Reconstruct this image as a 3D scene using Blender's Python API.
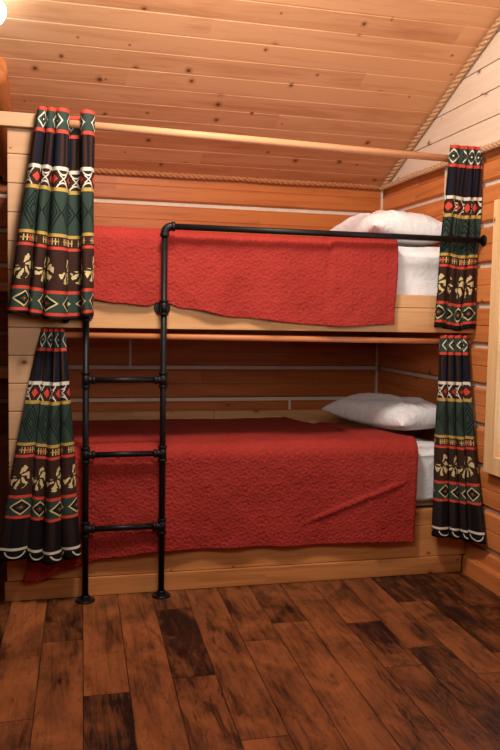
import bpy, bmesh, math, random
from mathutils import Vector, Matrix, noise
random.seed(7)
for _o in list(bpy.data.objects): bpy.data.objects.remove(_o)
SC = bpy.context.scene
COL = SC.collection
PI = math.pi

# ------------------------------------------------------------------ camera
cam_data = bpy.data.cameras.new('camera'); cam = bpy.data.objects.new('camera', cam_data); COL.objects.link(cam)
YAW, PITCH, ROLL, FPX = 0.2421899, -0.0754184, 0.0183935, 785.4627
fw = Vector((math.sin(YAW)*math.cos(PITCH), math.cos(YAW)*math.cos(PITCH), math.sin(PITCH)))
rt = Vector((math.cos(YAW), -math.sin(YAW), 0)); up = rt.cross(fw)
r2 = rt*math.cos(ROLL)+up*math.sin(ROLL); u2 = -rt*math.sin(ROLL)+up*math.cos(ROLL)
M3 = Matrix((r2, u2, -fw)).transposed()
cam.matrix_world = Matrix.Translation((0.35793, -3.45183, 1.24204)) @ M3.to_4x4()
cam_data.sensor_fit = 'VERTICAL'; cam_data.sensor_height = 36; cam_data.lens = FPX*36/750
cam_data.clip_start = 0.02
SC.camera = cam

# ------------------------------------------------------------------ world, lights, exposure
SC.view_settings.view_transform = 'Standard'; SC.view_settings.look = 'None'
SC.view_settings.gamma = 1; SC.view_settings.use_curve_mapping = False
SC.view_settings.exposure = 0.0
world = bpy.data.worlds.new('world'); SC.world = world; world.use_nodes = True
bg = world.node_tree.nodes['Background']; bg.inputs[0].default_value = (0.75, 0.87, 1.0, 1); bg.inputs[1].default_value = 2.2

def area(name, loc, target, sx, sy, power, color):
    l = bpy.data.lights.new(name, 'AREA'); l.shape = 'RECTANGLE'; l.size = sx; l.size_y = sy
    l.energy = power; l.color = color
    o = bpy.data.objects.new(name, l); COL.objects.link(o); o.location = loc
    o.rotation_euler = (Vector(target)-Vector(loc)).to_track_quat('-Z', 'Y').to_euler()
    return o
area('room_light', (0.75, -1.12, 2.80), (1.3, 0.4, 1.1), 0.36, 0.36, 46, (1.0, 0.94, 0.87))
area('camera_side_light', (-0.9, -3.4, 2.1), (1.2, 0.0, 0.9), 1.0, 1.0, 2, (1.0, 0.92, 0.84))
area('ceiling_bounce_light', (0.9, -1.9, 1.7), (1.6, -0.2, 2.7), 1.2, 0.8, 27, (1.0, 0.94, 0.88))

W, D, H = 2.32, 1.154, 2.04
SL = 0.431                       # ceiling slope
ROOM_L, ROOM_F = -2.6, -4.7
CP = 0.191                       # height of a log course

# ------------------------------------------------------------------ object helpers
def tag(o, label=None, cat=None, group=None, kind=None):
    if label: o['label'] = label
    if cat: o['category'] = cat
    if group: o['group'] = group
    if kind: o['kind'] = kind
    return o
def empty(name, loc, label, cat, group=None):
    o = bpy.data.objects.new(name, None); COL.objects.link(o); o.location = loc; o.empty_display_size = 0.1
    return tag(o, label, cat, group)
def absloc(o):
    v = Vector((0, 0, 0))
    while o is not None: v = v+o.location; o = o.parent
    return v
def obj(name, bm, mats, parent=None, smooth=False, origin=None):
    """bm is in world coordinates; links it as ONE mesh object"""
    if not isinstance(mats, (list, tuple)): mats = [mats]
    org = Vector(origin) if origin else Vector((0, 0, 0))
    base = absloc(parent) if parent else Vector((0, 0, 0))
    if parent: org = base
    for v in bm.verts: v.co -= org
    bmesh.ops.recalc_face_normals(bm, faces=bm.faces)
    me = bpy.data.meshes.new(name); bm.to_mesh(me); bm.free()
    for m in mats: me.materials.append(m)
    if smooth:
        for p in me.polygons: p.use_smooth = True
    o = bpy.data.objects.new(name, me); COL.objects.link(o)
    if parent: o.parent = parent
    else: o.location = org
    return o
def struct(name, bm, mats, smooth=False, parent=None):
    o = obj(name, bm, mats, parent, smooth)
    if not parent: o['kind'] = 'structure'
    return o
def box(bm, x0, x1, y0, y1, z0, z1, bev=0.0, mat=0):
    vs = [bm.verts.new((x, y, z)) for x in (x0, x1) for y in (y0, y1) for z in (z0, z1)]
    idx = [(0, 1, 3, 2), (4, 6, 7, 5), (0, 4, 5, 1), (2, 3, 7, 6), (0, 2, 6, 4), (1, 5, 7, 3)]
    fs = [bm.faces.new([vs[i] for i in f]) for f in idx]
    for f in fs: f.material_index = mat
    if bev > 0:
        es = list({e for f in fs for e in f.edges})
        r = bmesh.ops.bevel(bm, geom=es, offset=bev, segments=2, affect='EDGES', profile=0.6)
        for f in r['faces']: f.material_index = mat
    return fs
def tube(bm, pts, r, seg=16, cap=True, radii=None, mat=0):
    pts = [Vector(p) for p in pts]; rings = []
    n = len(pts); prev = None
    for i, p in enumerate(pts):
        t = (pts[min(i+1, n-1)]-pts[max(i-1, 0)]).normalized()
        if prev is None:
            a = Vector((0, 0, 1)) if abs(t.z) < 0.9 else Vector((0, 1, 0))
            nn = a.cross(t).normalized()
        else:
            nn = (prev-t*prev.dot(t)).normalized()
        prev = nn; b = t.cross(nn); rr = radii[i] if radii else r
        rings.append([bm.verts.new(p+(nn*math.cos(2*PI*k/seg)+b*math.sin(2*PI*k/seg))*rr) for k in range(seg)])
    for a, b in zip(rings, rings[1:]):
        for k in range(seg):
            f = bm.faces.new((a[k], a[(k+1) % seg], b[(k+1) % seg], b[k])); f.material_index = mat; f.smooth = True
    if cap:
        for f in (bm.faces.new(rings[0][::-1]), bm.faces.new(rings[-1])): f.material_index = mat
    return rings
def extrude(bm, prof, mk, e0, e1, mats=None, close=False, caps=False):
    """prof: list of 2-D points; mk(p, e) -> 3-D point; mats: material per segment"""
    a = [bm.verts.new(mk(p, e0)) for p in prof]; b = [bm.verts.new(mk(p, e1)) for p in prof]
    n = len(prof)
    for i in range(n if close else n-1):
        j = (i+1) % n
        f = bm.faces.new((a[i], a[j], b[j], b[i])); f.material_index = mats[i] if mats else 0
    if caps:
        bm.faces.new(a); bm.faces.new(b[::-1])

# ------------------------------------------------------------------ shader helpers
class X:
    """tiny expression builder over Math nodes"""
    def __init__(s, nt, sock): s.nt = nt; s.k = sock
    def op(s, name, *a, clamp=False):
        n = s.nt.nodes.new('ShaderNodeMath'); n.operation = name; n.use_clamp = clamp
        for i, v in enumerate((s,)+a):
            if isinstance(v, X): s.nt.links.new(v.k, n.inputs[i])
            else: n.inputs[i].default_value = v
        return X(s.nt, n.outputs[0])
    def __add__(s, o): return s.op('ADD', o)
    __radd__ = __add__
    def __sub__(s, o): return s.op('SUBTRACT', o)
    def __rsub__(s, o): return s.op('MULTIPLY', -1.0).op('ADD', o)
    def __mul__(s, o): return s.op('MULTIPLY', o)
    __rmul__ = __mul__
    def __truediv__(s, o): return s.op('DIVIDE', o)
    def abs(s): return s.op('ABSOLUTE')
    def floor(s): return s.op('FLOOR')
    def lt(s, o): return s.op('LESS_THAN', o)
    def gt(s, o): return s.op('GREATER_THAN', o)
    def min(s, o): return s.op('MINIMUM', o)
    def max(s, o): return s.op('MAXIMUM', o)
    def sqrt(s): return s.op('SQRT')
    def pingpong(s, p): return s.op('PINGPONG', p)
    def wrap(s, p): return s - ((s/p)+0.5).floor()*p       # -> [-p/2, p/2]
    def clamp(s): return s.op('ADD', 0.0, clamp=True)
    def step(s, lo, hi):                                   # smooth 0..1
        n = s.nt.nodes.new('ShaderNodeMapRange'); n.interpolation_type = 'SMOOTHSTEP'
        s.nt.links.new(s.k, n.inputs[0]); n.inputs[1].default_value = lo; n.inputs[2].default_value = hi
        return X(s.nt, n.outputs[0])
def lin(c):
    return tuple(((v/255)/12.92 if v/255 <= 0.04045 else ((v/255+0.055)/1.055)**2.4) for v in c)+(1,)
def newmat(name, rough=0.6, color=None, metallic=0.0, spec=0.4):
    m = bpy.data.materials.new(name); m.use_nodes = True
    b = m.node_tree.nodes['Principled BSDF']
    b.inputs['Roughness'].default_value = rough; b.inputs['Metallic'].default_value = metallic
    b.inputs['Specular IOR Level'].default_value = spec*.5
    if color: b.inputs['Base Color'].default_value = lin(color)
    return m, m.node_tree, b
def mixc(nt, fac, a, b, mode='MIX'):
    n = nt.nodes.new('ShaderNodeMix'); n.data_type = 'RGBA'; n.blend_type = mode
    for i, v in ((0, fac), (6, a), (7, b)):
        if isinstance(v, X): nt.links.new(v.k, n.inputs[i])
        elif hasattr(v, 'is_output'): nt.links.new(v, n.inputs[i])
        else: n.inputs[i].default_value = v
    return n.outputs[2]
def comb(nt, *a):
    n = nt.nodes.new('ShaderNodeCombineXYZ')
    for i, v in enumerate(a):
        if isinstance(v, X): nt.links.new(v.k, n.inputs[i])
        else: n.inputs[i].default_value = v
    return n.outputs[0]
def coords(nt, out='Object'):
    t = nt.nodes.new('ShaderNodeTexCoord'); s = nt.nodes.new('ShaderNodeSeparateXYZ')
    nt.links.new(t.outputs[out], s.inputs[0]); return [X(nt, s.outputs[i]) for i in range(3)]
def noiz(nt, vec, scale=1.0, detail=4, rough=0.55, dist=0.0):
    n = nt.nodes.new('ShaderNodeTexNoise'); nt.links.new(vec, n.inputs['Vector'])
    n.inputs['Scale'].default_value = scale; n.inputs['Detail'].default_value = detail
    n.inputs['Roughness'].default_value = rough; n.inputs['Distortion'].default_value = dist
    return X(nt, n.outputs[0])
def wnoise(nt, *a):
    n = nt.nodes.new('ShaderNodeTexWhiteNoise'); n.noise_dimensions = '3D'
    nt.links.new(comb(nt, *a), n.inputs['Vector']); return X(nt, n.outputs['Value'])
def bump(nt, b, h, strength=0.3, dist=0.01):
    n = nt.nodes.new('ShaderNodeBump'); nt.links.new(h.k, n.inputs['Height'])
    n.inputs['Strength'].default_value = strength; n.inputs['Distance'].default_value = dist
    nt.links.new(n.outputs[0], b.inputs['Normal'])

def wood(name, base, dark, axis=0, across=2, pitch=0.19, off=0.0, var=0.25, grain=0.5, knots=0.8, knotr=0.011,
         rough=0.5, seg=2.3, kden=(3.4, 8.0), knotcol=(92, 42, 20)):
    m, nt, b = newmat(name, rough)
    P = coords(nt); a = P[axis]; third = [P[i] for i in range(3) if i not in (axis, across)][0]
    c = P[across]
    idx = ((c-off)/pitch).floor()
    sidx = (a/seg+idx*0.37).floor()
    rnd = wnoise(nt, idx, sidx, 1.3)
    cc = c+third*0.8
    v1 = comb(nt, a*1.6+rnd*17.0, cc*26.0, idx*3.7)
    g1 = noiz(nt, v1, 1.0, 5, 0.6, 0.6)
    v2 = comb(nt, a*5.0+rnd*9.0, cc*160.0, idx*1.7)
    g2 = noiz(nt, v2, 1.0, 3, 0.6)
    big = noiz(nt, comb(nt, a*1.1+rnd*31.0, cc*3.0, idx*5.1), 1.0, 2)
    t = (g1.step(0.38, 0.72)*grain + g2.step(0.45, 0.75)*0.34*grain + (rnd-0.5)*var*1.4 + (big-0.5)*var*1.6).clamp()
    col = mixc(nt, t, lin(base), lin(dark))
    # knots
    vo = nt.nodes.new('ShaderNodeTexVoronoi'); vo.voronoi_dimensions = '2D'; vo.inputs['Scale'].default_value = 1.0
    ka, kc = a*kden[0]+idx*7.7, cc*kden[1]
    nt.links.new(comb(nt, ka, kc, 0.0), vo.inputs['Vector'])
    sp = nt.nodes.new('ShaderNodeSeparateXYZ'); nt.links.new(vo.outputs['Position'], sp.inputs[0])
    sc = nt.nodes.new('ShaderNodeSeparateColor'); nt.links.new(vo.outputs['Color'], sc.inputs[0])
    da = (ka-X(nt, sp.outputs[0]))/kden[0]; dc = (kc-X(nt, sp.outputs[1]))/kden[1]
    d = ((da*0.72)*(da*0.72)+dc*dc).sqrt()
    r = (X(nt, sc.outputs[0])-(1-knots)).max(0.0)/max(knots, .01)*knotr*0.7+0.003
    on = X(nt, sc.outputs[1]).lt(knots)
    q = d/r
    halo = (1-q.step(0.8, 2.6))*on*0.45
    core = (1-q.step(0.55, 1.05))*on*0.85
    col = mixc(nt, halo, col, lin(tuple(int(x*.5+y*.5) for x, y in zip(dark, knotcol))))
    col = mixc(nt, core, col, lin(knotcol))
    nt.links.new(col, b.inputs['Base Color'])
    rr = g1*0.2+(rough-0.1); nt.links.new(rr.k, b.inputs['Roughness'])
    bump(nt, b, g2*0.5+g1*0.5-core*0.6, 0.18, 0.002)
    return m

M = {}
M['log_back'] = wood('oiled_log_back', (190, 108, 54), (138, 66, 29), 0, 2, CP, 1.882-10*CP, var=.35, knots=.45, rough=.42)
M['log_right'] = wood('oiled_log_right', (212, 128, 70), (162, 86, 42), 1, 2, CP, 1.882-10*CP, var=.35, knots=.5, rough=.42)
M['ceiling'] = wood('ceiling_pine', (226, 168, 120), (180, 112, 68), 0, 1, 0.122/math.hypot(1, SL), D-0.142/math.hypot(1, SL)-0.0, var=.42, grain=.5, knots=.85, knotr=.0090, rough=.5, kden=(3.9, 7.6), seg=3.1)
M['gable'] = wood('gable_pine', (228, 204, 180), (208, 176, 144), 1, 2, 0.125, 2.18-0.125*3, var=.3, grain=.4, knots=.6, rough=.6)
M['block'] = wood('partition_pine', (200, 154, 116), (178, 130, 92), 0, 2, 0.1195, 1.176-0.1195*9, var=.25, grain=.35, knots=.5, rough=.55, kden=(9, 9))
M['fascia'] = wood('fascia_pine', (206, 154, 104), (176, 116, 66), 0, 2, 0.10, 0.0, var=.3, grain=.6, knots=.7, rough=.5)
M['base'] = wood('base_pine', (206, 138, 80), (160, 92, 44), 0, 2, 0.085, 0.0, var=.3, grain=.6, knots=.75, rough=.45)
M['rod'] = wood('rod_pine', (206, 148, 106), (180, 120, 78), 0, 2, 0.5, 0.0, var=.15, grain=.4, knots=.0, rough=.45)
M['rod_dark'] = wood('rod_oiled', (206, 128, 80), (176, 96, 52), 0, 2, 0.5, 0.0, var=.15, grain=.4, knots=.0, rough=.4)
M['casing'] = wood('casing_pine', (232, 190, 136), (206, 152, 96), 2, 1, 0.09, 0.0, var=.2, grain=.5, knots=.6, rough=.5, kden=(4, 9))
M['rafter'] = wood('rafter_oiled', (186, 112, 62), (150, 80, 38), 1, 0, 0.3, 0.0, var=.2, grain=.5, knots=.3)
M['cabinet'] = wood('cabinet_brown', (150, 98, 70), (124, 76, 50), 2, 0, 0.3, 0.0, var=.2, grain=.4, knots=.0)
M['brown'] = wood('brown_panel', (66, 46, 36), (54, 36, 27), 2, 0, 0.3, 0.0, var=.2, grain=.4, knots=.0)

def m_chink():
    m, nt, b = newmat('chinking', 0.8)
    P = coords(nt); n = noiz(nt, comb(nt, *P), 25, 4)
    nt.links.new(mixc(nt, n, lin((226, 208, 188)), lin((198, 176, 152))), b.inputs['Base Color'])
    bump(nt, b, n, .3, .004); return m
M['chink'] = m_chink()

def m_rope(light, dark):
    m, nt, b = newmat('rope_fibre', 0.85)
    P = coords(nt); n = noiz(nt, comb(nt, *P), 160, 4)
    nt.links.new(mixc(nt, n.step(.35, .65), lin(light), lin(dark)), b.inputs['Base Color'])
    bump(nt, b, n, .25, .001); return m
M['rope'] = m_rope((206, 164, 122), (178, 134, 94)); M['rope_dark'] = m_rope((196, 130, 84), (160, 98, 58))

def m_iron():
    m, nt, b = newmat('black_iron', 0.38, metallic=0.55, spec=.5)
    P = coords(nt); n = noiz(nt, comb(nt, *P), 40, 4)
    nt.links.new(mixc(nt, n, lin((24, 22, 23)), lin((38, 34, 34))), b.inputs['Base Color'])
    nt.links.new((n*0.25+0.3).k, b.inputs['Roughness']); bump(nt, b, n, .15, .002); return m
M['iron'] = m_iron()

def m_cloth(name, c1, c2, bs=0.25):
    m, nt, b = newmat(name, 0.9, spec=.15)
    P = coords(nt); n = noiz(nt, comb(nt, *P), 9, 4); f = noiz(nt, comb(nt, *P), 420, 2)
    nt.links.new(mixc(nt, n, lin(c1), lin(c2)), b.inputs['Base Color'])
    b.inputs['Sheen Weight'].default_value = 0.15
    w = noiz(nt, comb(nt, *P), 16, 3, .5, 1.2)
    bump(nt, b, w*1.0+f*0.08, bs, .02); return m
M['sheet'] = m_cloth('white_sheet', (236, 230, 226), (222, 214, 210), .35)
M['pillow'] = m_cloth('white_pillowcase', (240, 234, 230), (226, 218, 214), .4)

def m_quilt():
    m, nt, b = newmat('red_matelasse', 0.82, spec=.2)
    t = nt.nodes.new('ShaderNodeUVMap'); s = nt.nodes.new('ShaderNodeSeparateXYZ')
    nt.links.new(t.outputs[0], s.inputs[0]); u, v = X(nt, s.outputs[0]), X(nt, s.outputs[1])
    wob = noiz(nt, comb(nt, u, v, 0.0), 14, 2)
    def medallion(px, py, ou, ov, rad):
        x = (u+ou).wrap(px); y = (v+ov).wrap(py)
        r = (x*x+y*y).sqrt()+(wob-.5)*0.012
        ang = x.op('ARCTAN2', y)
        pet = (ang*5.0).op('SINE')*0.18+0.82
        q = r/(pet*rad)
        return (q*7.5).op('COSINE')*(1-q.step(.85, 1.15))
    h = medallion(.085, .075, 0, 0, .04)+medallion(.085, .075, .0425, .0375, .030)*0.8
    vo = nt.nodes.new('ShaderNodeTexVoronoi'); vo.feature = 'SMOOTH_F1'; vo.inputs['Scale'].default_value = 62
    nt.links.new(comb(nt, u, v, 0.0), vo.inputs['Vector'])
    h = h*0.62+X(nt, vo.outputs['Distance'])*0.7+noiz(nt, comb(nt, u, v, 0.0), 26, 2)*1.1
    f = noiz(nt, comb(nt, u, v, 0.0), 5, 3)
    nt.links.new(mixc(nt, f, lin((160, 52, 42)), lin((138, 38, 33))), b.inputs['Base Color'])
    b.inputs['Sheen Weight'].default_value = 0.08; b.inputs['Sheen Tint'].default_value = lin((235, 120, 95))
    bump(nt, b, h, .5, .0045); return m
M['quilt'] = m_quilt()

def m_floor():
    m, nt, b = newmat('rustic_planks', 0.42, spec=.45)
    at = nt.nodes.new('ShaderNodeAttribute'); at.attribute_name = 'tone'
    sc = nt.nodes.new('ShaderNodeSeparateColor'); nt.links.new(at.outputs['Color'], sc.inputs[0])
    tone, seed, patch = [X(nt, sc.outputs[i]) for i in range(3)]
    x, y, z = coords(nt)
    g = noiz(nt, comb(nt, x*38.0+seed*40, y*2.4+seed*77, seed*13), 1, 6, .65, 1.2)
    fine = noiz(nt, comb(nt, x*220.0, y*9.0+seed*31, seed*5), 1, 3, .6)
    cloud = noiz(nt, comb(nt, x*7.0+seed*90, y*3.4+seed*21, seed*3), 1, 5, .62, .6)
    pt = noiz(nt, comb(nt, x*11.0+seed*33, y*3.0+seed*57, seed*9), 1, 5, .7, 1.0)
    t = (tone*1.0-.02+(cloud-.5)*2.0+(g-.5)*1.5+(fine-.5)*.25).clamp()
    col = mixc(nt, t, lin((34, 18, 12)), lin((158, 92, 50)))
    col = mixc(nt, (g.step(.5, .75)*0.35), col, lin((84, 42, 25)))
    dk = (pt+(g-.5)*0.5-(1-patch)*0.22)
    dk = dk.step(.42, .58)*patch.step(.0, .45)
    col = mixc(nt, dk*0.85, col, lin((30, 15, 10)))
    sc2 = noiz(nt, comb(nt, x*60.0+seed*8, y*16.0, seed*19), 1, 4, .7)
    col = mixc(nt, sc2.step(.56, .70)*0.6, col, lin((58, 28, 16)))
    nt.links.new(col, b.inputs['Base Color'])
    nt.links.new((g*0.25+0.33).k, b.inputs['Roughness'])
    bump(nt, b, g*.6+fine*.4, .25, .002); return m
M['floor'] = m_floor()

def m_curtain():
    m, nt, b = newmat('woven_lodge_pattern', 0.85, spec=.15)
    t = nt.nodes.new('ShaderNodeUVMap'); s = nt.nodes.new('ShaderNodeSeparateXYZ')
    nt.links.new(t.outputs[0], s.inputs[0]); u, v = X(nt, s.outputs[0]), X(nt, s.outputs[1])
    BLACK, BROWN, NAVY = lin((24, 20, 21)), lin((56, 36, 29)), lin((26, 27, 36))
    GREEN, DGREEN, RED, YEL = lin((50, 62, 53)), lin((20, 27, 24)), lin((190, 68, 52)), lin((176, 142, 72))
    CREAM, WHITE = lin((196, 174, 124)), lin((206, 196, 176))
    def band(a, c): return v.gt(a)*v.lt(c)
    col = BLACK
    def put(mask, c):
        nonlocal col
        col = mixc(nt, mask, col, c)
    P = 0.095
    ul = u.wrap(P); au = ul.abs(); uh = (u+P/2).wrap(P); auh = uh.abs()
    def diam(v0, a, bq): return au/a+(v-v0).abs()/bq
    # top band with diamond outlines
    put(band(.0, .090), GREEN); put(band(0, .014), RED)
    d = diam(.05, .036, .034); put(d.gt(.78)*d.lt(1.02)*band(.014, .09), WHITE); put(d.lt(.38)*band(.014, .09), DGREEN); put(d.lt(.16), WHITE)
    put(band(.086, .100), RED)
    put(band(.100, .232), BROWN); put(band(.100, .232)*au.lt(.026), NAVY); put(band(.100, .232)*auh.lt(.006), BLACK)
    put(band(.232, .247), WHITE)
    put(band(.247, .315), BROWN)
    d = diam(.281, .022, .020); put(d.lt(1.0)*band(.247, .315), RED)
    for vc in (.236, .326):
        r = (uh*uh+(v-vc)*(v-vc)).sqrt(); put(r.gt(.026)*r.lt(.032)*band(.247, .315), WHITE)
    r = (uh*uh+(v-.281)*(v-.281)).sqrt()
    xx = (auh-(v-.281).abs()*1.1).abs(); put(xx.lt(.0035)*auh.lt(.018)*band(.25, .312), WHITE)
    put(band(.315, .330), YEL)
    # green band with nested dark chevrons
    put(band(.330, .498), GREEN)
    jag = (v*95.0).op('FRACT')*0.10
    d = au/.046+(v-.414).abs()/.080+jag
    st = (d*3.2).op('FRACT').lt(.46)*d.gt(.18)*d.lt(1.12)
    put(st*band(.336, .492), DGREEN)
    put(band(.498, .511), YEL)
    put(band(.511, .550), BROWN)
    bars = (u*80.0).op('FRACT').lt(.34)*band(.517, .543)*au.lt(.036)
    put(bars, CREAM); put(band(.527, .532)*au.lt(.038), YEL); put(au.lt(.004)*band(.517, .543), RED)
    put(band(.550, .562), RED)
    # brown band with feathery rosettes
    put(band(.562, .724), BROWN)
    P2 = .095; x = (u+.02).wrap(P2); y = v-.643
    r = (x*x+(y*y)*0.55).sqrt(); ang = x.op('ARCTAN2', y*0.74)
    wv0 = noiz(nt, comb(nt, u, v, 0.0), 38, 2)
    fr = (ang*7.0+r*70.0+(wv0-.5)*9.0).op('SINE')
    pet = fr.gt(-.05)*r.gt(.010)*r.lt(.0405)
    gap = (ang+.9).op('SINE').gt(-.62)
    put(pet*gap*band(.566, .72), CREAM)
    put(band(.724, .737), RED)
    put(band(.737, .812), GREEN)
    d = diam(.775, .040, .034); put(d.gt(.80)*d.lt(1.0)*band(.737, .812), CREAM); put(d.lt(.80)*band(.737, .812), DGREEN)
    put(d.gt(.26)*d.lt(.42)*band(.737, .812), GREEN); put(d.lt(.18), RED)
    put(band(.812, .824), RED)
    put(band(.824, .950)*auh.lt(.028), lin((40, 30, 28)))
    put(band(.950, .961), WHITE)
    r = (ul*ul+(v-.958)*(v-.958)).sqrt(); put(r.gt(.030)*r.lt(.0355)*band(.968, 1.0), WHITE)
    nt.links.new(col, b.inputs['Base Color'])
    wv = noiz(nt, comb(nt, u, v, 0.0), 500, 2); bump(nt, b, wv, .2, .002)
    return m
M['curtain'] = m_curtain()
M['sash'] = newmat('white_vinyl', .4, (236, 238, 240))[0]
def m_glass():
    m, nt, b = newmat('window_glass', .02, (255, 255, 255)); b.inputs['Transmission Weight'].default_value = 1.0
    b.inputs['IOR'].default_value = 1.02; return m
M['glass'] = m_glass()
def m_bulb():
    m = bpy.data.materials.new('lit_lamp_glass'); m.use_nodes = True; nt = m.node_tree
    b = nt.nodes['Principled BSDF']; b.inputs['Base Color'].default_value = (1, 1, 1, 1)
    b.inputs['Emission Color'].default_value = (.72, .87, 1, 1); b.inputs['Emission Strength'].default_value = 13; return m
M['bulb'] = m_bulb()

# ------------------------------------------------------------------ setting: log walls
def log_profile(z0, z1, depth=0.020, ch=0.0105, groove=0.0035):
    """(offset out of wall, z) points from z0 to z1 and material per segment; logs stand proud of the chinking"""
    pts = []; mats = []
    def add(p, m):
        if pts: mats.append(m)
        pts.append(p)
    zs = sorted([1.882-CP*k for k in range(0, 12)]+[1.882+CP*k for k in range(1, 20)])
    zs = [z for z in zs if z0-CP < z < z1+CP]
    for a, b in zip(zs, zs[1:]):
        lo, hi = a+ch, b-ch; mid = (a+b)/2
        seq = [((0.0, a), 1), ((0.0, lo), 1), ((depth-.008, lo+.002), 0), ((depth, lo+.010), 0),
               ((depth, mid-.004), 0), ((depth-groove, mid-.001), 0), ((depth-groove, mid+.001), 0), ((depth, mid+.004), 0),
               ((depth, hi-.010), 0), ((depth-.008, hi-.002), 0), ((0.0, hi), 0)]
        for p, m in seq:
            if z0 <= p[1] <= z1: add(p, m)
        # the stretch of chinking above hi belongs to slot 1
    return pts, mats
def fixmats(pts, mats):
    return [1 if abs(pts[i][0]) < 1e-6 and abs(pts[i+1][0]) < 1e-6 else 0 for i in range(len(pts)-1)]

# back wall (logs run along X)
bm = bmesh.new(); p, m_ = log_profile(0, H+.09)
extrude(bm, p, lambda q, e: (e, D+.020-q[0], q[1]), ROOM_L, W, fixmats(p, m_))
box(bm, ROOM_L, W+.1, D+.021, D+.12, 0, H+.12, mat=0)
# upright butt joints filled with chinking
for (xj, k) in ((0.775, 4), (1.75, 6), (-.5, 2)):
    z0 = 1.882-CP*(k+1); box(bm, xj-.007, xj+.007, D-.0012, D+.01, z0, z0+CP, mat=1)
box(bm, W-.012, W, D-.012, D+.01, .0, H, mat=1)
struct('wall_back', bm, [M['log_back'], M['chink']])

# right wall (logs run along Y) with the window opening
WY0, WY1, WZ0, WZ1 = -1.25, -0.303, 0.625, 1.70
bm = bmesh.new()
def rw(za, zb, y0, y1):
    p, m_ = log_profile(za, zb)
    extrude(bm, p, lambda q, e: (W+.020-q[0], e, q[1]), y0, y1, fixmats(p, m_))
rw(0, H, D, WY1); rw(0, H, WY0, ROOM_F); rw(0, WZ0+.01, WY1, WY0); rw(WZ1-.01, H, WY1, WY0)
for y0, y1, z0, z1 in ((WY1, D+.1, 0, H), (ROOM_F, WY0, 0, H), (WY0, WY1, 0, WZ0), (WY0, WY1, WZ1, H)):
    box(bm, W+.021, W+.14, y0, y1, z0, z1, mat=0)
for (yj, z0) in ((.335, 1.882), (-.9, .163), (-2.2, 1.118)):
    box(bm, W-.0012, W+.01, yj-.008, yj+.008, z0, z0+(H-1.882 if z0 > 1.8 else CP), mat=1)
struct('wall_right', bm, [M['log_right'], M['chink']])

# gable boards above the right wall, up to the ceiling slope
bm = bmesh.new()
zs = [H]+[2.18+.125*k for k in range(0, 20)]
for za, zb in zip(zs, zs[1:]):
    ymax = D-(za-H)/SL; ymax2 = D-(zb-H)/SL
    if ymax < ROOM_F: break
    g = .003
    f0 = [(W-.004, ymax+.03, za+g), (W-.004, ymax2+.03, zb-g), (W-.004, ROOM_F, zb-g), (W-.004, ROOM_F, za+g)]
    bk = [(W+.12, y, z+(g if i in (1, 2) else -g)) for i, (x, y, z) in enumerate(f0)]
    a = [bm.verts.new(c) for c in f0]; b = [bm.verts.new(c) for c in bk]
    bm.faces.new(a)
    for i in range(4): bm.faces.new((a[i], a[(i+1) % 4], b[(i+1) % 4], b[i]))
struct('wall_gable', bm, M['gable'])

# ceiling boards, running along X, following the slope
bm = bmesh.new(); HY = math.hypot(1, SL); cy, cz = 1/HY, SL/HY
prof = []; s = -0.04
stops = [0.142+.122*k for k in range(-2, 52)]
for a, b in zip(stops, stops[1:]):
    prof += [(a, .007), (a+.0012, .007), (a+.0022, 0), (b-.0085, 0), (b-.0012, .0065), (b-.001, .007)]
def ceil_pt(q, e):
    sd, d = q
    return (e, D-sd*cy+d*cz, H+sd*cz+d*cy)
extrude(bm, prof, ceil_pt, ROOM_L-.1, W+.0)
box_pts = [(-.15, .009), (6.3, .009), (6.3, .06), (-.15, .06)]
extrude(bm, box_pts, ceil_pt, ROOM_L-.1, W+.14, close=True, caps=True)
struct('ceiling', bm, M['ceiling'])

# floor planks
bm = bmesh.new(); tl = bm.loops.layers.float_color.new('tone')
rows = {-1: [(-.475, .28, .7), (-.95, .6, .1), (-2.2, .3, .6)], 0: [(-1.05, .66, .15), (-2.4, .4, .4)],
        1: [(-.48, .22, .75), (-1.7, .62, .1)], 2: [(-.937, .68, .1), (-1.9, .18, .35)], 3: [(-1.5, .62, .25)],
        4: [(-.24, .45, .5), (-.87, .30, 1.0), (-1.9, .5, .55)], 5: [(-1.3, .55, .35)], 6: [(-.62, .42, .2), (-1.8, .5, .3)],
        7: [(-.47, .3, .6), (-1.7, .62, .2)], 8: [(-.25, .5, .3), (-1.6, .55, .45)], 9: [(-.53, .52, .25), (-.94, .26, .7), (-2.0, .42, .6)],
        10: [(-.80, .46, .45), (-1.7, .3, .7)], 11: [(-.35, .3, .9), (-1.05, .5, .35), (-2.1, .45, .4)], 12: [(-.9, .3, 1.0), (-2, .5, .4)],
        13: [(-.45, .36, .8), (-1.5, .3, .9)], 14: [(-.7, .3, .6)]}
for k in range(-19, 16):
    xa = .17+.15*k; y = D+.1; segs = []
    for (ye, t, pch) in rows.get(k, []): segs.append((y, ye, t, pch)); y = ye
    while y > ROOM_F:
        ye = y-random.uniform(.7, 1.2); segs.append((y, ye, random.uniform(.25, .6), random.random()*.8)); y = ye
    for (ya, yb, t, pch) in segs:
        yb = max(yb, ROOM_F); sd = random.random()
        g = .0016; sh = .03
        co = [(xa+g+sh*ya, ya-g), (xa+.15-g+sh*ya, ya-g), (xa+.15-g+sh*yb, yb+g), (xa+g+sh*yb, yb+g)]
        if all(c[0] > W for c in co) : continue
        f = bm.faces.new([bm.verts.new((min(c[0], W+.03), c[1], 0)) for c in co])
        for l in f.loops: l[tl] = (t, sd, pch, 1)
f = bm.faces.new([bm.verts.new(c) for c in ((ROOM_L-.1, ROOM_F, -.0025), (W+.1, ROOM_F, -.0025), (W+.1, D+.1, -.0025), (ROOM_L-.1, D+.1, -.0025))])
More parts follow.
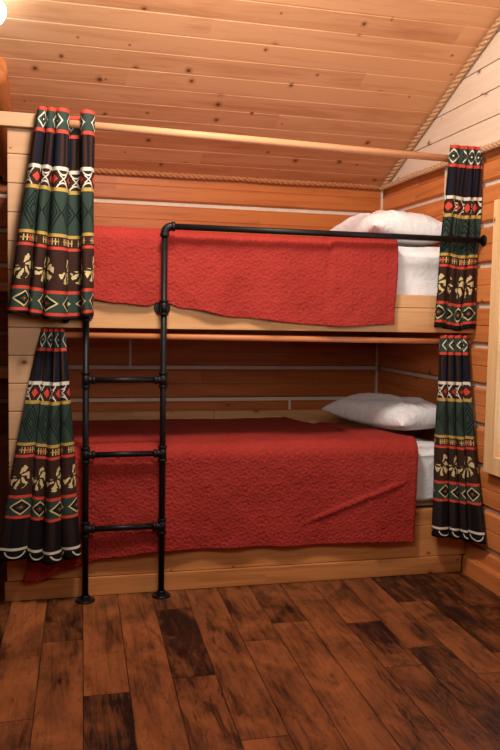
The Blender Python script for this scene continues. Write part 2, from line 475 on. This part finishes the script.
for l in f.loops: l[tl] = (0, .5, .2, 1)
struct('floor', bm, M['floor'])
bm = bmesh.new()
box(bm, ROOM_L-.1, ROOM_L, ROOM_F, D+.1, 0, 4.7); struct('wall_left', bm, M['brown'])
bm = bmesh.new()
box(bm, ROOM_L-.1, W+.14, ROOM_F-.1, ROOM_F, 0, 4.7); struct('wall_front', bm, M['brown'])

# baseboard of the right wall
bm = bmesh.new()
prof = [(0, 0), (.022, 0), (.022, .078), (.014, .088), (0, .090)]
extrude(bm, prof, lambda q, e: (W-q[0], e, q[1]), -.03, ROOM_F, close=True, caps=True)
struct('baseboard_right', bm, M['log_right'])

# partition of stacked squared timbers at the left end of the bunks
bm = bmesh.new()
js = [0]+[1.176-.1195*k for k in range(9, 0, -1) if 1.176-.1195*k > .03]+[1.176+.1195*k for k in range(0, 7)]+[1.998]
for a, b in zip(js, js[1:]):
    box(bm, .160, .293, .0, D-.001, a+.0008, b-.0008, .0045)
struct('wall_partition', bm, M['block'])

# window in the right wall
bm = bmesh.new()
cw = .082; t0 = W-.045
box(bm, t0, W+.0, WY1-.002, WY1+cw, WZ0-cw, WZ1+cw, .004)
box(bm, t0, W+.0, WY0-cw, WY0+.002, WZ0-cw, WZ1+cw, .004)
box(bm, t0+.001, W+.0, WY0+.003, WY1-.003, WZ0-cw, WZ0, .004)
box(bm, t0+.001, W+.0, WY0+.003, WY1-.003, WZ1, WZ1+cw, .004)
wn = struct('window_1', bm, M['casing'])
bm = bmesh.new()
for y0, y1, z0, z1 in ((WY1-.045, WY1-.001, WZ0+.001, WZ1-.001), (WY0+.001, WY0+.045, WZ0+.001, WZ1-.001), (WY0+.046, WY1-.046, WZ0+.001, WZ0+.045), (WY0+.046, WY1-.046, WZ1-.045, WZ1-.001),
                       (WY0+.046, WY1-.046, 1.14, 1.18)):
    box(bm, W+.04, W+.08, y0, y1, z0, z1, .003)
obj('window_frame', bm, M['sash'], wn)
bm = bmesh.new(); box(bm, W+.058, W+.062, WY0+.04, WY1-.04, WZ0+.04, WZ1-.04); obj('window_pane', bm, M['glass'], wn)

# header board running left from the end of the top curtain rod, and the rafter log behind it
bm = bmesh.new(); box(bm, -1.3, .279, -.024, .018, 1.9995, 2.056, .003)
h = struct('trim_1', bm, M['block'])
bm = bmesh.new()
pts = []
for i in range(13):
    y = .34+(D-.36)*i/12; zc = H+(D-y)*SL-.050-.010*math.sin(i/12*PI)
    pts.append((.085+.022*(i/12), y, zc))
tube(bm, pts, .055, 20); struct('trim_2', bm, M['rafter'])

# ------------------------------------------------------------------ ropes over the wall joints
def rope(name, a, b, r, mat, label, twist=.10):
    a, b = Vector(a), Vector(b); t = (b-a); L = t.length; t.normalize()
    n1 = t.cross(Vector((0, .3, 1))).normalized(); n2 = t.cross(n1)
    bm = bmesh.new(); n = int(L/.007)
    for k in range(3):
        pts = []
        for i in range(n+1):
            s = L*i/n; an = 2*PI*(s/twist+k/3)
            sag = noise.noise(a+t*s*3)*.004
            pts.append(a+t*s+(n1*math.cos(an)+n2*math.sin(an))*r*.5+n2*sag)
        tube(bm, pts, r*.50, 10)
    return tag(obj(name, bm, mat, None, True, origin=(a+b)/2), label, 'rope')
rope('rope', (.30, D-.019, H+.004), (W-.03, D-.019, H+.004), .0185, M['rope_dark'], 'brown twisted rope running level along the back wall under the ceiling edge')
rope('rope', (W-.020, D-.03, H), (W-.020, -3.9, H), .0165, M['rope'], 'tan twisted rope running level along the right wall between orange logs and pale boards')
ra = (W-.022, D-.06, H+.06*SL-.020); rb = (W-.022, -3.6, H+(D+3.6)*SL-.022)
rope('rope', ra, rb, .0175, M['rope'], 'tan twisted rope climbing diagonally where the sloping ceiling meets the pale gable', .115)

# ------------------------------------------------------------------ bed frames
bf = empty('bed_frame', (1.3, .5, 0), 'built-in pine lower bunk base with layered front boards standing on the floor', 'bed frame')
bm = bmesh.new(); box(bm, .142, W-.0225, -.022, -.001, .001, .084, .004); obj('trim_board', bm, M['base'], bf)
bm = bmesh.new(); box(bm, .152, W-.001, -.012, -.0005, .086, .238, .003); obj('front_board', bm, M['base'], bf)
bm = bmesh.new(); box(bm, .298, W-.001, -.009, .018, .240, .318, .003); obj('front_board', bm, M['base'], bf)
bm = bmesh.new(); box(bm, .296, W-.002, .020, D-.002, .20, .305); obj('deck', bm, M['base'], bf)
bm = bmesh.new(); box(bm, .296, 1.27, D-.030, D-.001, .57, .672, .003); box(bm, 1.273, 2.28, D-.030, D-.001, .57, .672, .003)
obj('back_board', bm, M['fascia'], bf)
up_ = empty('bunk_platform', (1.3, .5, 1.176), 'upper bunk platform with pale pine front fascia between partition and right wall', 'bunk platform')
bm = bmesh.new(); box(bm, .160, W-.001, -.012, -.0005, 1.177, 1.292, .003); obj('fascia_board', bm, M['fascia'], up_)
bm = bmesh.new(); box(bm, .296, W-.001, -.008, .022, 1.294, 1.354, .004); obj('fascia_lip', bm, M['fascia'], up_)
bm = bmesh.new(); box(bm, .296, W-.002, .024, D-.002, 1.255, 1.285); obj('deck', bm, M['rod_dark'], up_)
bm = bmesh.new()
for k in range(5):
    xx = .40+k*.44; box(bm, xx, xx+.038, .025, D-.03, 1.185, 1.254)
obj('joist', bm, M['rod_dark'], up_)

# ------------------------------------------------------------------ mattresses
def mattress(name, x0, x1, y0, y1, z0, z1, label, sd, sag=0.0):
    bm = bmesh.new(); box(bm, x0, x1, y0, y1, z0, z1)
    bmesh.ops.bevel(bm, geom=list(bm.edges), offset=.045, segments=4, affect='EDGES')
    bmesh.ops.subdivide_edges(bm, edges=[e for e in bm.edges if e.calc_length() > .1], cuts=14, use_grid_fill=True)
    bmesh.ops.subdivide_edges(bm, edges=[e for e in bm.edges if e.calc_length() > .06], cuts=1, use_grid_fill=True)
    bm.normal_update()
    for v in bm.verts:
        n = noise.noise(v.co*5+Vector((sd, 0, 0)))*.012+abs(noise.noise(Vector((v.co.x*7, v.co.y*7, v.co.z*16+v.co.x*9))+Vector((sd, 3, 0))))*.012-.004
        v.co += v.normal*(n-.006)
        v.co.z -= sag*max(0, v.co.y)*(v.co.z-z0)/(z1-z0)
    return tag(obj(name, bm, M['sheet'], None, True, origin=((x0+x1)/2, (y0+y1)/2, z0)), label, 'mattress')
mattress('mattress', .31, W-.035, .020, D-.05, .312, .632, 'lower bunk mattress in a white fitted sheet, under the red quilt', 1, .035)
mattress('mattress', .31, W-.035, .030, D-.02, 1.290, 1.594, 'upper bunk mattress in a white fitted sheet, showing beside the red quilt', 5)

# ------------------------------------------------------------------ quilts
def interp(tbl, x):
    if x <= tbl[0][0]: return tbl[0][1]
    for (a, fa), (b, fb) in zip(tbl, tbl[1:]):
        if x <= b:
            t = (x-a)/(b-a); t = t*t*(3-2*t); return fa+(fb-fa)*t
    return tbl[-1][1]
def quilt(label, xl, xr_top, zt, yb, hem, xr_front, left_front, fold, sd, ridge=None, sag=0.0):
    """xr_top: table y -> right edge X on top; hem: table X -> z of the front hem"""
    bm = bmesh.new(); uvl = bm.loops.layers.uv.new('UVMap')
    NU, NT, NR, NF = 150, 50, 10, 60
    R = .055; yf = -.020
    cols = []; uvs = []
    L_top = yb-(yf+R)
    for i in range(NU+1):
        s = i/NU; col = []; uvc = []
        for j in range(NT+NR+NF+1):
            if j <= NT:
                y = yb+(yf+R-yb)*j/NT; z = zt; xr = interp(xr_top, y); x = xl+(xr-xl)*s; n = Vector((0, 0, 1)); dl = L_top*j/NT
            elif j <= NT+NR:
                a = (j-NT)/NR*PI/2; y = yf+R-R*math.sin(a); z = zt-R+R*math.cos(a); x = xl+(xr_front(0)-xl)*s
                n = Vector((0, -math.sin(a), math.cos(a))); dl = L_top+R*a
            else:
                q = (j-NT-NR)/NF
                xl2 = xl+(left_front-xl)*q*q; xx = xl2+(xr_front(q)-xl2)*s
                zh = interp(hem, xx); z = (zt-R)+(zh-(zt-R))*q; x = xx; y = yf; n = Vector((0, -1, 0)); dl = L_top+R*PI/2+(zt-R-z)
                # hanging folds grow towards the hem
                y -= (.006+.012*q)*(0.5+0.5*math.sin(x*17+sd+math.sin(x*5)*1.5))*q + .004*q
            c = Vector((x, y, z))
            d = noise.noise(Vector((x*4, y*4+sd, z*4)))*.006+noise.noise(Vector((x*13, y*13+sd, z*13)))*.0035
            # turned-back fold: a second layer right of the fold line
            e = x-fold-.012*math.sin(z*9+y*5)
            d += .011/(1+math.exp(-max(-30, min(30, e/.003))))-.006*math.exp(-((e+.008)/.010)**2)
            if ridge and j > NT+NR:
                (x0, z0), (x1, z1) = ridge; tx = (x-x0)/(x1-x0)
                if -.02 < tx < 1.02:
                    dd = z-(z0+(z1-z0)*tx); d += .014*math.exp(-(dd/.0075)**2)*min(1, max(0, (1.02-tx)*6), (tx+.02)*6)
            # soft edge thickness near the right edge
            d += .004*math.exp(-((1-s)*(xr_front(0)-xl)/.02)**2)
            c.z -= sag*max(0, y)*(1 if j <= NT else 0); c += n*(d+.006); col.append(bm.verts.new(c)); uvc.append((x, dl))
        cols.append(col); uvs.append(uvc)
    for i in range(NU):
        for j in range(NT+NR+NF):
            f = bm.faces.new((cols[i][j], cols[i+1][j], cols[i+1][j+1], cols[i][j+1]))
            for l, (a, b) in zip(f.loops, ((i, j), (i+1, j), (i+1, j+1), (i, j+1))): l[uvl].uv = uvs[a][b]
    o = obj('quilt', bm, M['quilt'], None, True, origin=((xl+interp(xr_top, 0))/2, .3, zt))
    md = o.modifiers.new('thickness', 'SOLIDIFY'); md.thickness = .007; md.offset = -1
    return tag(o, label, 'quilt')
quilt('red embossed quilt on the lower bunk, hanging almost to the bottom boards', .30,
      [(0, 2.035), (.25, 1.97), (.55, 1.82), (1.1, 1.70)], .650, D-.07,
      [(.20, .094), (.27, .090), (.40, .130), (.55, .170), (.80, .190), (1.2, .188), (1.5, .180), (1.8, .182), (2.05, .172)],
      lambda q: 2.035-.012*q, .215, 1.79, 2.0, ridge=((1.47, .285), (1.99, .475)), sag=.03)
quilt('brighter red embossed quilt on the upper bunk behind the black guard rail', .30,
      [(0, 1.898), (.3, 1.89), (1.1, 1.84)], 1.607, D-.05,
      [(.28, 1.28), (.45, 1.305), (.62, 1.285), (.74, 1.275), (.80, 1.295), (.90, 1.268), (1.15, 1.232), (1.5, 1.206), (1.62, 1.200), (1.92, 1.215)],
      lambda q: 1.898-.006*q+.004*math.sin(q*5), .30, 1.565, 4.4)

# ------------------------------------------------------------------ pillows
def pillow(cx, cy, cz, a, b, h, rz, tilt, label, sd, yt=0):
    bm = bmesh.new(); N = 64
    def sup(u, v):
        e = max(0.0, (1-abs(u)**2.6))*max(0.0, (1-abs(v)**2.6)); return e**.48
    R = Matrix.Rotation(rz, 3, 'Z') @ Matrix.Rotation(tilt, 3, 'Y') @ Matrix.Rotation(yt, 3, 'X')
    grid = {}
    for side in (1, -1):
        for i in range(N+1):
            for j in range(N+1):
                u = -1+2*i/N; v = -1+2*j/N
                if side == -1 and (i in (0, N) or j in (0, N)): grid[(side, i, j)] = grid[(1, i, j)]; continue
                pin = 1-.10*(1-abs(v)**2)*abs(u)**6; pin2 = 1-.10*(1-abs(u)**2)*abs(v)**6
                z = sup(u, v)*h*(.62 if side == 1 else -.38)
                p = Vector((u*a*pin, v*b*pin2, z))
                # wrinkles running out of the corners and along the seam
                w = noise.noise(Vector((u*2.2+sd, v*2.2, side*2)))*.018+abs(noise.noise(Vector((u*5+sd, v*4, 9))))*.012+noise.noise(Vector((u*11+sd, v*9, 4)))*.0035
                p.z += side*w*sup(u, v) if side == 1 else 0
                p = R @ p+Vector((cx, cy, cz)); grid[(side, i, j)] = bm.verts.new(p)
    for side in (1, -1):
        for i in range(N):
            for j in range(N):
                q = [grid[(side, i, j)], grid[(side, i+1, j)], grid[(side, i+1, j+1)], grid[(side, i, j+1)]]
                bm.faces.new(q if side == 1 else q[::-1])
    o = tag(obj('pillow', bm, M['pillow'], None, True, origin=(cx, cy, cz)), label, 'pillow')
    return o
pillow(2.035, .42, 1.672, .235, .35, .175, .05, .04, 'plump white pillow on the upper bunk behind the guard rail', 3.1)
pillow(2.105, .47, .722, .200, .37, .160, .24, -.02, 'white pillow lying on the lower bunk in the shade of the upper bunk', 8.7)

# ------------------------------------------------------------------ curtain rods
bm = bmesh.new(); tube(bm, [(.281, -.030, 2.026), (1.2, -.030, 2.012), (W-.001, -.030, 1.990)], .0165, 20)
tag(obj('curtain_rod', bm, M['rod'], None, True, origin=(1.3, -.03, 2.01)), 'long pale wooden curtain rod across the top of the upper bunk', 'curtain rod')
bm = bmesh.new(); tube(bm, [(.294, .012, 1.146), (W-.001, .012, 1.135)], .0135, 20)
tag(obj('curtain_rod', bm, M['rod_dark'], None, True, origin=(1.3, .012, 1.14)), 'darker wooden curtain rod under the upper bunk platform', 'curtain rod')

# ------------------------------------------------------------------ curtains
def catmull(P, n):
    out = []
    for i in range(len(P)-1):
        p0, p1, p2, p3 = P[max(i-1, 0)], P[i], P[i+1], P[min(i+2, len(P)-1)]
        for k in range(n):
            t = k/n
            out.append(tuple(.5*((2*b)+(-a+c)*t+(2*a-5*b+4*c-d)*t*t+(-a+3*b-3*c+d)*t**3) for a, b, c, d in zip(p0, p1, p2, p3)))
    out.append(P[-1]); return out
def curtain(label, top, bot, ztop, zbot, vk, ease=1.0, sd=0, usc=1.0, zslant=0.0):
    """top / bot: matching control points (X, Y) of the cloth's plan curve at the rod and at the hem"""
    A, B = catmull(top, 8), catmull(bot, 8); n = len(A); NV = 90
    bm = bmesh.new(); uvl = bm.loops.layers.uv.new('UVMap')
    us = [0]
    for i in range(1, n): us.append(us[-1]+.5*(math.dist(A[i], A[i-1])+math.dist(B[i], B[i-1]))*usc)
    g = []
    for j in range(NV+1):
        t = j/NV; e = t**ease; row = []
        for i in range(n):
            x = A[i][0]+(B[i][0]-A[i][0])*e; y = A[i][1]+(B[i][1]-A[i][1])*e
            x += noise.noise(Vector((i*.07+sd, t*3, 0)))*.006*min(1, t*4); y += noise.noise(Vector((i*.09+sd, t*2.5, 7)))*.010*min(1, t*4)
            z = ztop+(zbot-ztop)*t
            z += zslant*t*math.sin(i/n*PI*2+1)
            # gathers scallop the header slightly
            z += -.012*max(0, 1-t*10)*max(0, (y+.03)/.06)
            row.append(bm.verts.new((x, y, z)))
        g.append(row)
    for j in range(NV):
        for i in range(n-1):
            f = bm.faces.new((g[j][i], g[j+1][i], g[j+1][i+1], g[j][i+1]))
            for l, (a, b) in zip(f.loops, ((j, i), (j+1, i), (j+1, i+1), (j, i+1))): l[uvl].uv = (us[b]+sd*.037, (ztop-zbot)*a/NV*vk)
    o = obj('curtain', bm, M['curtain'], None, True, origin=(sum(p[0] for p in top)/len(top), top[0][1], ztop))
    md = o.modifiers.new('thickness', 'SOLIDIFY'); md.thickness = .0022; md.offset = 0
    return tag(o, label, 'curtain', None)
def pleats(spec, yb, yf):
    """spec: list of (x0, x1, depth) pleats; returns plan points of rounded folds with deep recesses between"""
    out = []
    for i, (a, b, d) in enumerate(spec):
        w = b-a; f = yb+(yf-yb)*d
        out += [(a+w*.16, yb), (a-w*.02, yb+(f-yb)*.5), (a+w*.12, f+.012*d), (a+w*.42, f), (a+w*.80, f+.012*d), (b+w*.02, yb+(f-yb)*.5), (b-w*.12, yb)]
    return out
def px_top(v, k, c): return [(c+k*a, c+k*b, d) for a, b, d in v]
# upper left
T = pleats([(.284, .322, 1), (.322, .358, .95), (.360, .408, 1), (.420, .462, .0), (.456, .512, 1)], .006, -.090)
B = pleats([(.163, .243, 1), (.243, .300, 1), (.304, .400, 1), (.385, .458, .45), (.458, .504, 1.05)], -.034, -.150)
curtain('patterned green and brown curtain bunched at the upper bunk left end, beside the pale partition', T, B, 2.072, 1.222, .985, .95, sd=1.3, zslant=.012)
# upper right
T = pleats([(2.138, 2.205, 1), (2.207, 2.240, .85), (2.240, 2.276, 1), (2.276, 2.306, .9)], -.047, -.063)
B = pleats([(2.096, 2.158, .9), (2.150, 2.205, .15), (2.202, 2.246, .85), (2.246, 2.310, 1)], -.018, -.049)
curtain('patterned green and brown curtain bunched at the upper bunk right end, behind the guard rail', T, B, 2.052, 1.197, .99, .9, sd=4.1, zslant=.008)
# lower left
T = pleats([(.298, .322, 1), (.322, .344, .9), (.344, .366, 1), (.366, .390, .9)], .022, -.026)
B = pleats([(.118, .236, 1), (.238, .296, .95), (.300, .378, 1.1), (.382, .456, 1)], -.058, -.128)
curtain('patterned green and brown curtain flaring down beside the lower bunk left end, behind the ladder', T, B, 1.174, .200, 1.03, .88, sd=2.4, usc=1.1, zslant=.012)
# lower right
T = pleats([(2.150, 2.186, 1), (2.186, 2.224, .9), (2.224, 2.262, 1), (2.262, 2.294, .9)], .022, -.026)
B = [(a, b) for a, b in pleats([(2.108, 2.180, .95), (2.184, 2.238, 1), (2.238, 2.274, 1.25), (2.262, 2.296, 1.5)], -.050, -.130)]
B[-7:] = [(2.262, -.120), (2.258, -.160), (2.268, -.205), (2.280, -.225), (2.292, -.232), (2.302, -.215), (2.300, -.170)]
curtain('patterned green and brown curtain hanging in the lower bunk right corner near the window', T, B, 1.168, .200, 1.035, 1.15, sd=5.2, usc=1.1, zslant=.008)

# ------------------------------------------------------------------ ladder with guard rail (black iron pipe)
lad = empty('bunk_ladder', (.64, -.074, 0), 'black iron pipe ladder with a guard rail running along the upper bunk', 'ladder')
YL, XA, XB, ZR, PR = -.074, .478, .806, 1.616, .0135
def lathe(bm, base, axis, prof, seg=24):
    base, axis = Vector(base), Vector(axis).normalized()
    a = Vector((0, 0, 1)) if abs(axis.z) < .9 else Vector((1, 0, 0))
    n1 = axis.cross(a).normalized(); n2 = axis.cross(n1); rings = []
    for (r, h) in prof:
        rings.append([bm.verts.new(base+axis*h+(n1*math.cos(2*PI*k/seg)+n2*math.sin(2*PI*k/seg))*max(r, 1e-5)) for k in range(seg)])
    for p, q in zip(rings, rings[1:]):
        for k in range(seg): bm.faces.new((p[k], p[(k+1) % seg], q[(k+1) % seg], q[k]))
FL = [(0, 0), (.041, 0), (.042, .002), (.042, .006), (.040, .008), (.022, .010), (.020, .024), (.018, .026), (.0136, .026)]
def collar(r0=.0135, r1=.0185, L=.022):
    return [(r0, 0), (r1-.001, .0), (r1, .001), (r1, L-.001), (r1-.001, L), (r0, L)]
bm = bmesh.new(); tube(bm, [(XA, YL, .012), (XA, YL, 1.262)], PR, 20); obj('pole', bm, M['iron'], lad, True)
bm = bmesh.new(); tube(bm, [(XB, YL, .012), (XB, YL, ZR-.035)], PR, 20); obj('pole', bm, M['iron'], lad, True)
for x in (XA, XB):
    bm = bmesh.new(); lathe(bm, (x, YL, .0002), (0, 0, 1), FL)
    for k in range(4):
        an = PI/4+k*PI/2; lathe(bm, (x+.031*math.cos(an), YL+.031*math.sin(an), .008), (0, 0, 1), [(0, .004), (.004, .003), (.0048, 0)], 10)
    obj('floor_flange', bm, M['iron'], lad, False)
for z in (.315, .637, .958):
    bm = bmesh.new(); tube(bm, [(XA+.012, YL, z), (XB-.012, YL, z)], .0125, 20); obj('rung', bm, M['iron'], lad, True)
    for x, s in ((XA, 1), (XB, -1)):
        bm = bmesh.new(); tube(bm, [(x, YL, z-.028), (x, YL, z+.028)], .0168, 20)
        lathe(bm, (x, YL, z-.034), (0, 0, 1), collar(.0135, .0195, .011)); lathe(bm, (x, YL, z+.023), (0, 0, 1), collar(.0135, .0195, .011))
        tube(bm, [(x, YL, z), (x+s*.034, YL, z)], .0160, 20); lathe(bm, (x+s*.027, YL, z), (s, 0, 0), collar(.0125, .0190, .011))
        obj('tee_fitting', bm, M['iron'], lad, True)
# fittings that tie the poles to the platform fascia
for x, z in ((XB, 1.270), (XA, 1.240)):
    bm = bmesh.new(); tube(bm, [(x, YL, z-.028), (x, YL, z+.028)], .0170, 20)
    lathe(bm, (x, YL, z-.034), (0, 0, 1), collar(.0135, .0198, .011)); lathe(bm, (x, YL, z+.023), (0, 0, 1), collar(.0135, .0198, .011))
    tube(bm, [(x, YL, z), (x, -.035, z)], .0165, 20); obj('tee_fitting', bm, M['iron'], lad, True)
    bm = bmesh.new(); lathe(bm, (x, -.0125, z), (0, -1, 0), [(r*.85, h) for r, h in FL]); obj('wall_flange', bm, M['iron'], lad)
# elbow and guard rail
bm = bmesh.new(); R = .032
arc = [(XB+R-R*math.cos(a), YL, ZR-R+R*math.sin(a)) for a in [k*PI/2/10 for k in range(11)]]
tube(bm, arc, .0172, 20); lathe(bm, (XB, YL, ZR-R-.012), (0, 0, 1), collar(.0135, .0205, .014)); lathe(bm, (XB+R-.002, YL, ZR), (1, 0, 0), collar(.0135, .0205, .014))
obj('elbow_fitting', bm, M['iron'], lad, True)
bm = bmesh.new(); tube(bm, [(XB+R, YL, ZR), (W-.012, YL, ZR)], PR, 20); obj('guard_rail', bm, M['iron'], lad, True)
bm = bmesh.new(); lathe(bm, (W-.0005, YL, ZR), (-1, 0, 0), [(r*.62 if r > .0137 else r, h) for r, h in FL]); obj('wall_flange', bm, M['iron'], lad)

# small round black knob on the fascia under the upper left curtain
bm = bmesh.new(); lathe(bm, (.395, -.0125, 1.214), (0, -1, 0), [(0, 0), (.016, 0), (.016, .004), (.007, .007), (.007, .016), (.016, .024), (.018, .030), (.014, .037), (0, .040)])
kb = obj('knob', bm, M['iron'], up_, True); kb['label'] = 'small round black knob'

# ------------------------------------------------------------------ glimpses left of the partition
for z0, z1, lab in ((1.345, 1.392, 'narrow pale wood shelf board at the left frame edge, the upper of two'), (.885, .935, 'narrow pale wood shelf board at the left frame edge, the lower of two')):
    bm = bmesh.new(); box(bm, -.60, .157, .90, D-.002, z0, z1, .004)
    tag(obj('wall_shelf', bm, M['fascia'], None, False, origin=(-.2, 1, z0)), lab, 'shelf')
cb = empty('side_cabinet', (-.25, .95, 0), 'low plain brown cabinet on the floor left of the partition', 'cabinet')
bm = bmesh.new(); box(bm, -.60, .155, .74, D-.004, .001, .54, .004); obj('cabinet_body', bm, M['cabinet'], cb)
bm = bmesh.new(); box(bm, -.62, .157, .72, D-.004, .541, .565, .004); obj('cabinet_top', bm, M['cabinet'], cb)
wb = empty('wall_bracket', (.05, 1.11, 2.0), 'small black two-bar metal bracket high at the left frame edge', 'bracket')
bm = bmesh.new(); box(bm, -.12, -.08, D-.02, D-.001, 1.93, 2.05, .003); obj('bracket_plate', bm, M['iron'], wb)
for z in (1.975, 2.035):
    bm = bmesh.new(); tube(bm, [(-.10, D-.04, z), (.158, D-.04, z)], .014, 14); obj('bracket_bar', bm, M['iron'], wb, True)

# ------------------------------------------------------------------ lamp on the sloping ceiling just beyond the top left corner
lx, ly = .102, .005
lz = H+(D-ly)*SL
lm = empty('ceiling_lamp', (lx, ly, lz), 'small lit globe lamp on the sloping ceiling at the top left corner', 'lamp')
nrm = Vector((0, -cz, -cy))
bm = bmesh.new(); lathe(bm, (lx, ly, lz), nrm, [(0, -.003), (.048, -.003), (.050, .004), (.046, .014), (.036, .018)]); obj('lamp_base', bm, M['sash'], lm, True)
bm = bmesh.new(); lathe(bm, Vector((lx, ly, lz))+nrm*.012, nrm, [(.020, 0), (.022, .03), (.045, .045), (.058, .070), (.060, .090), (.050, .118), (.028, .136), (0, .142)]); obj('lamp_glass', bm, M['bulb'], lm, True)
